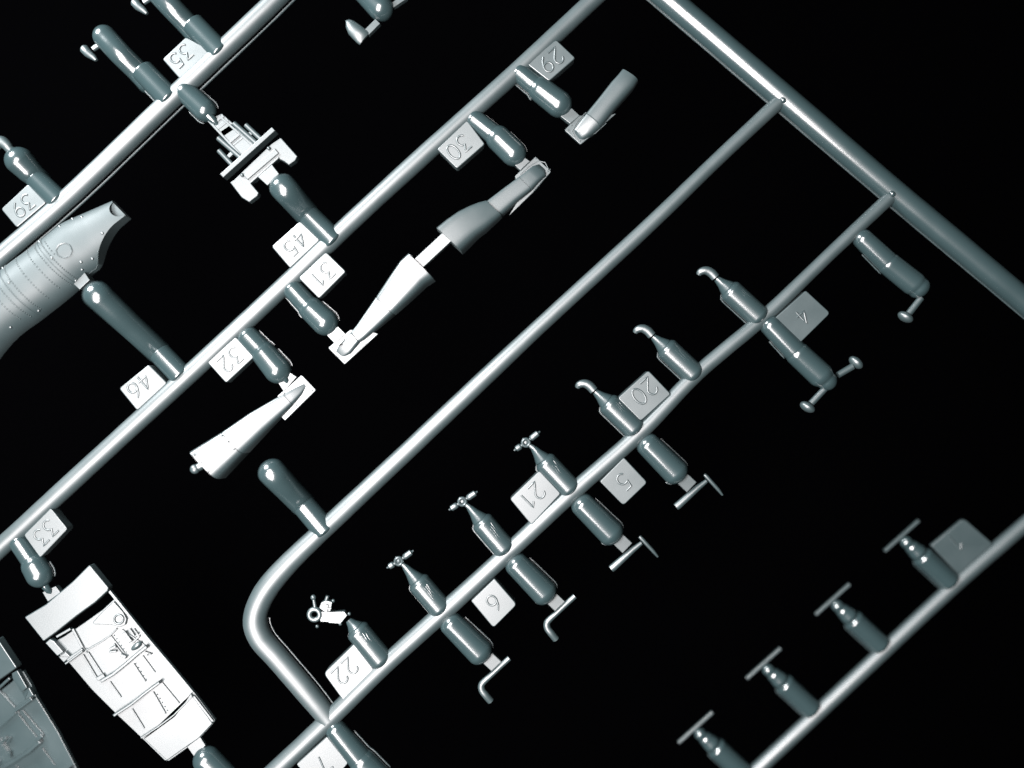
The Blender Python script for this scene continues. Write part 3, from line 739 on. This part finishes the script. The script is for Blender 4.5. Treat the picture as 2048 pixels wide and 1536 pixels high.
# ---------------- cockpit side panels ----------------
def panel(label, tf, tilt, mat, zb=0):
    def T(pts): return [tf(*p) for p in pts]
    g = G()
    out = [(232, 1195), (386, 1380), (431, 1440), (426, 1448), (401, 1475), (370, 1499), (339, 1521), (330, 1520), (284, 1475), (232, 1426), (185, 1379), (140, 1326), (120, 1309), (101, 1287), (128, 1273), (168, 1246), (206, 1219)]
    prism(g, T(out), zb-6, zb+2, 1, 0, tilt); o = g.build('cockpit_side_panel', mat, root, label)
    def P_(name, fn):
        g = G(); fn(g); return g.build(name, mat, o)
    z = zb+1.8
    P_('collar', lambda g: prism(g, T([(185, 1127), (223, 1173), (221, 1179), (196, 1202), (160, 1228), (120, 1260), (94, 1279), (56, 1231), (98, 1206), (126, 1182), (152, 1160)]), zb-6, zb+13, 1.8, [4, 3, 1, 1, 1, 1, 3, 3, 1, 1, 1], tilt))
    P_('edge_rail', lambda g: ribbon(g, T([(222, 1180), (300, 1277), (345, 1330), (388, 1382)]), 5.5, z, z+7, .9, tilt))
    P_('edge_rail', lambda g: ribbon(g, T([(389, 1390), (428, 1441)]), 4.5, z, z+5, .9, tilt))
    P_('ledge', lambda g: prism(g, T([(384, 1384), (428, 1444), (400, 1474), (368, 1496), (337, 1518), (290, 1474), (320, 1452), (352, 1429)]), z, z+6, 1.6, 2, tilt))
    P_('gusset', lambda g: prism(g, T([(231, 1201), (250, 1222), (257, 1236), (254, 1248), (243, 1252), (226, 1247), (191, 1246), (190, 1242), (206, 1224)]), z, z+7, 1.2, 2, tilt))
    c_ = tf(242, 1236); P_('gusset_ring', lambda g: ring(g, c_, 9, 2.2, z+8+(tilt(*c_) if tilt else 0), 24, 8))
    P_('rib', lambda g: ribbon(g, T([(236, 1256), (222, 1270), (205, 1282), (175, 1299)]), 3, z, z+5, .7, tilt))
    P_('rib', lambda g: ribbon(g, T([(299, 1289), (280, 1304), (258, 1323), (232, 1344), (208, 1358)]), 6.5, z, z+13, 1.5, tilt))
    P_('rib', lambda g: ribbon(g, T([(326, 1359), (300, 1378), (270, 1402), (235, 1425)]), 5.5, z, z+17, 1.5, tilt))
    P_('rib', lambda g: ribbon(g, T([(388, 1389), (352, 1426), (320, 1450), (286, 1472)]), 3.2, z, z+9, .8, tilt))
    P_('rib', lambda g: ribbon(g, T([(172, 1298), (156, 1310), (138, 1323)]), 4, z, z+14, 1, tilt))
    P_('block', lambda g: prism(g, T([(107, 1274), (115, 1278), (134, 1300), (122, 1308), (98, 1282)]), z, z+12, 1.4, 2, tilt))
    P_('block', lambda g: prism(g, T([(122, 1310), (136, 1300), (146, 1310), (133, 1322)]), z, z+9, 1.4, 1, tilt))
    P_('bracket', lambda g: (bar(g, tf(118, 1271), tf(146, 1255), 5, z, z+9, 1, tilt), bar(g, tf(148, 1256), tf(168, 1294), 5, z, z+5, 1, tilt), bar(g, tf(139, 1317), tf(170, 1296), 6, z, z+8, 1, tilt)))
    P_('box_frame', lambda g: (bar(g, tf(168, 1308), tf(198, 1358), 3, z, z+4, .6, tilt), bar(g, tf(178, 1303), tf(210, 1352), 3, z, z+4, .6, tilt), bar(g, tf(198, 1356), tf(212, 1348), 8, z, z+7, .8, tilt)))
    for a_, b_ in (((150, 1266), (176, 1304)), ((222, 1362), (244, 1393)), ((266, 1416), (290, 1455)), ((287, 1310), (312, 1344)), ((269, 1326), (293, 1362)), ((308, 1382), (333, 1426)), ((326, 1364), (360, 1405)), ((224, 1271), (250, 1304)), ((246, 1258), (292, 1290))):
        P_('stringer', lambda g: bar(g, tf(*a_), tf(*b_), 2.2, z, z+3.4, .5, tilt))
    P_('buckle', lambda g: (bar(g, tf(252, 1262), tf(266, 1281), 7, z, z+9, 1, tilt), bar(g, tf(262, 1256), tf(272, 1270), 3, z, z+6, .7, tilt), bar(g, tf(270, 1256), tf(279, 1268), 2.5, z, z+5, .7, tilt), bar(g, tf(268, 1284), tf(282, 1270), 3, z, z+6, .6, tilt)))
    q0 = tf(276, 1290); zq = z+4+(tilt(*q0) if tilt else 0); ax = Vector(tf(286, 1283))-Vector(tf(268, 1297))
    P_('knob', lambda g: ball(g, (*q0, zq), 6, 14, sz=13, axis=ax, rz=8))
    def lev(g):
        bar(g, tf(224, 1296), tf(236, 1290), 5, z, z+8, .8, tilt); bar(g, tf(222, 1302), tf(236, 1300), 4, z, z+6, .8, tilt)
        bar(g, tf(246, 1308), tf(256, 1312), 6, z, z+8, .8, tilt); bar(g, tf(230, 1286), tf(246, 1306), 2.4, z, z+4, .8, tilt)
        bar(g, tf(292, 1302), tf(304, 1306), 2.6, z, z+5, .8, tilt); bar(g, tf(296, 1309), tf(306, 1306), 2.6, z, z+5, .8, tilt)
    P_('lever', lev)
    def rv(g):
        for a_, b_, n_ in (((230, 1270), (258, 1310), 7), ((273, 1326), (294, 1358), 5), ((316, 1388), (336, 1420), 5), ((274, 1272), (280, 1264), 2)):
            for k in range(n_):
                x, y = tf(lerp(a_[0], b_[0], k/(n_-1)), lerp(a_[1], b_[1], k/(n_-1))); ball(g, (x, y, z+.5+(tilt(x, y) if tilt else 0)), 1.5, 6)
    g = G(); rv(g); g.build('rivets', mat, o, kind='stuff')
    return o
pw = panel('brightly lit curved cockpit side panel with ribs and levers, below tab 33', lambda x, y: (x, y), None, M_KIT)
gate(pw, [(401, 1472), (412, 1490), (390, 1513), (375, 1492)], -4, 3)
# mirrored twin in the corner, leaning away: mirrored across its own length, then moved
def tf2(x, y):
    # local axes of the first panel: along a, across n
    a = Vector((.64, .768)); n = Vector((-.768, .64)); d = Vector((x-56, y-1231)); s_, t_ = d.dot(a), d.dot(n)
    a2 = Vector((.53, .85)); n2 = Vector((-.85, .53)); o2 = Vector((2, 1274))
    q = o2 + a2*(s_*1.12) + n2*(-(t_)*1.12)
    return lift((q.x, q.y), -10 + tl(q.x, q.y))
tl = lambda x, y: .25*(x-80) - .20*(y-1400)
panel('dull grey cockpit side panel in the lower left corner', tf2, tl, M_KIT, -10)
for o in list(bpy.data.objects):
    if '_c' in o: del o['_c']
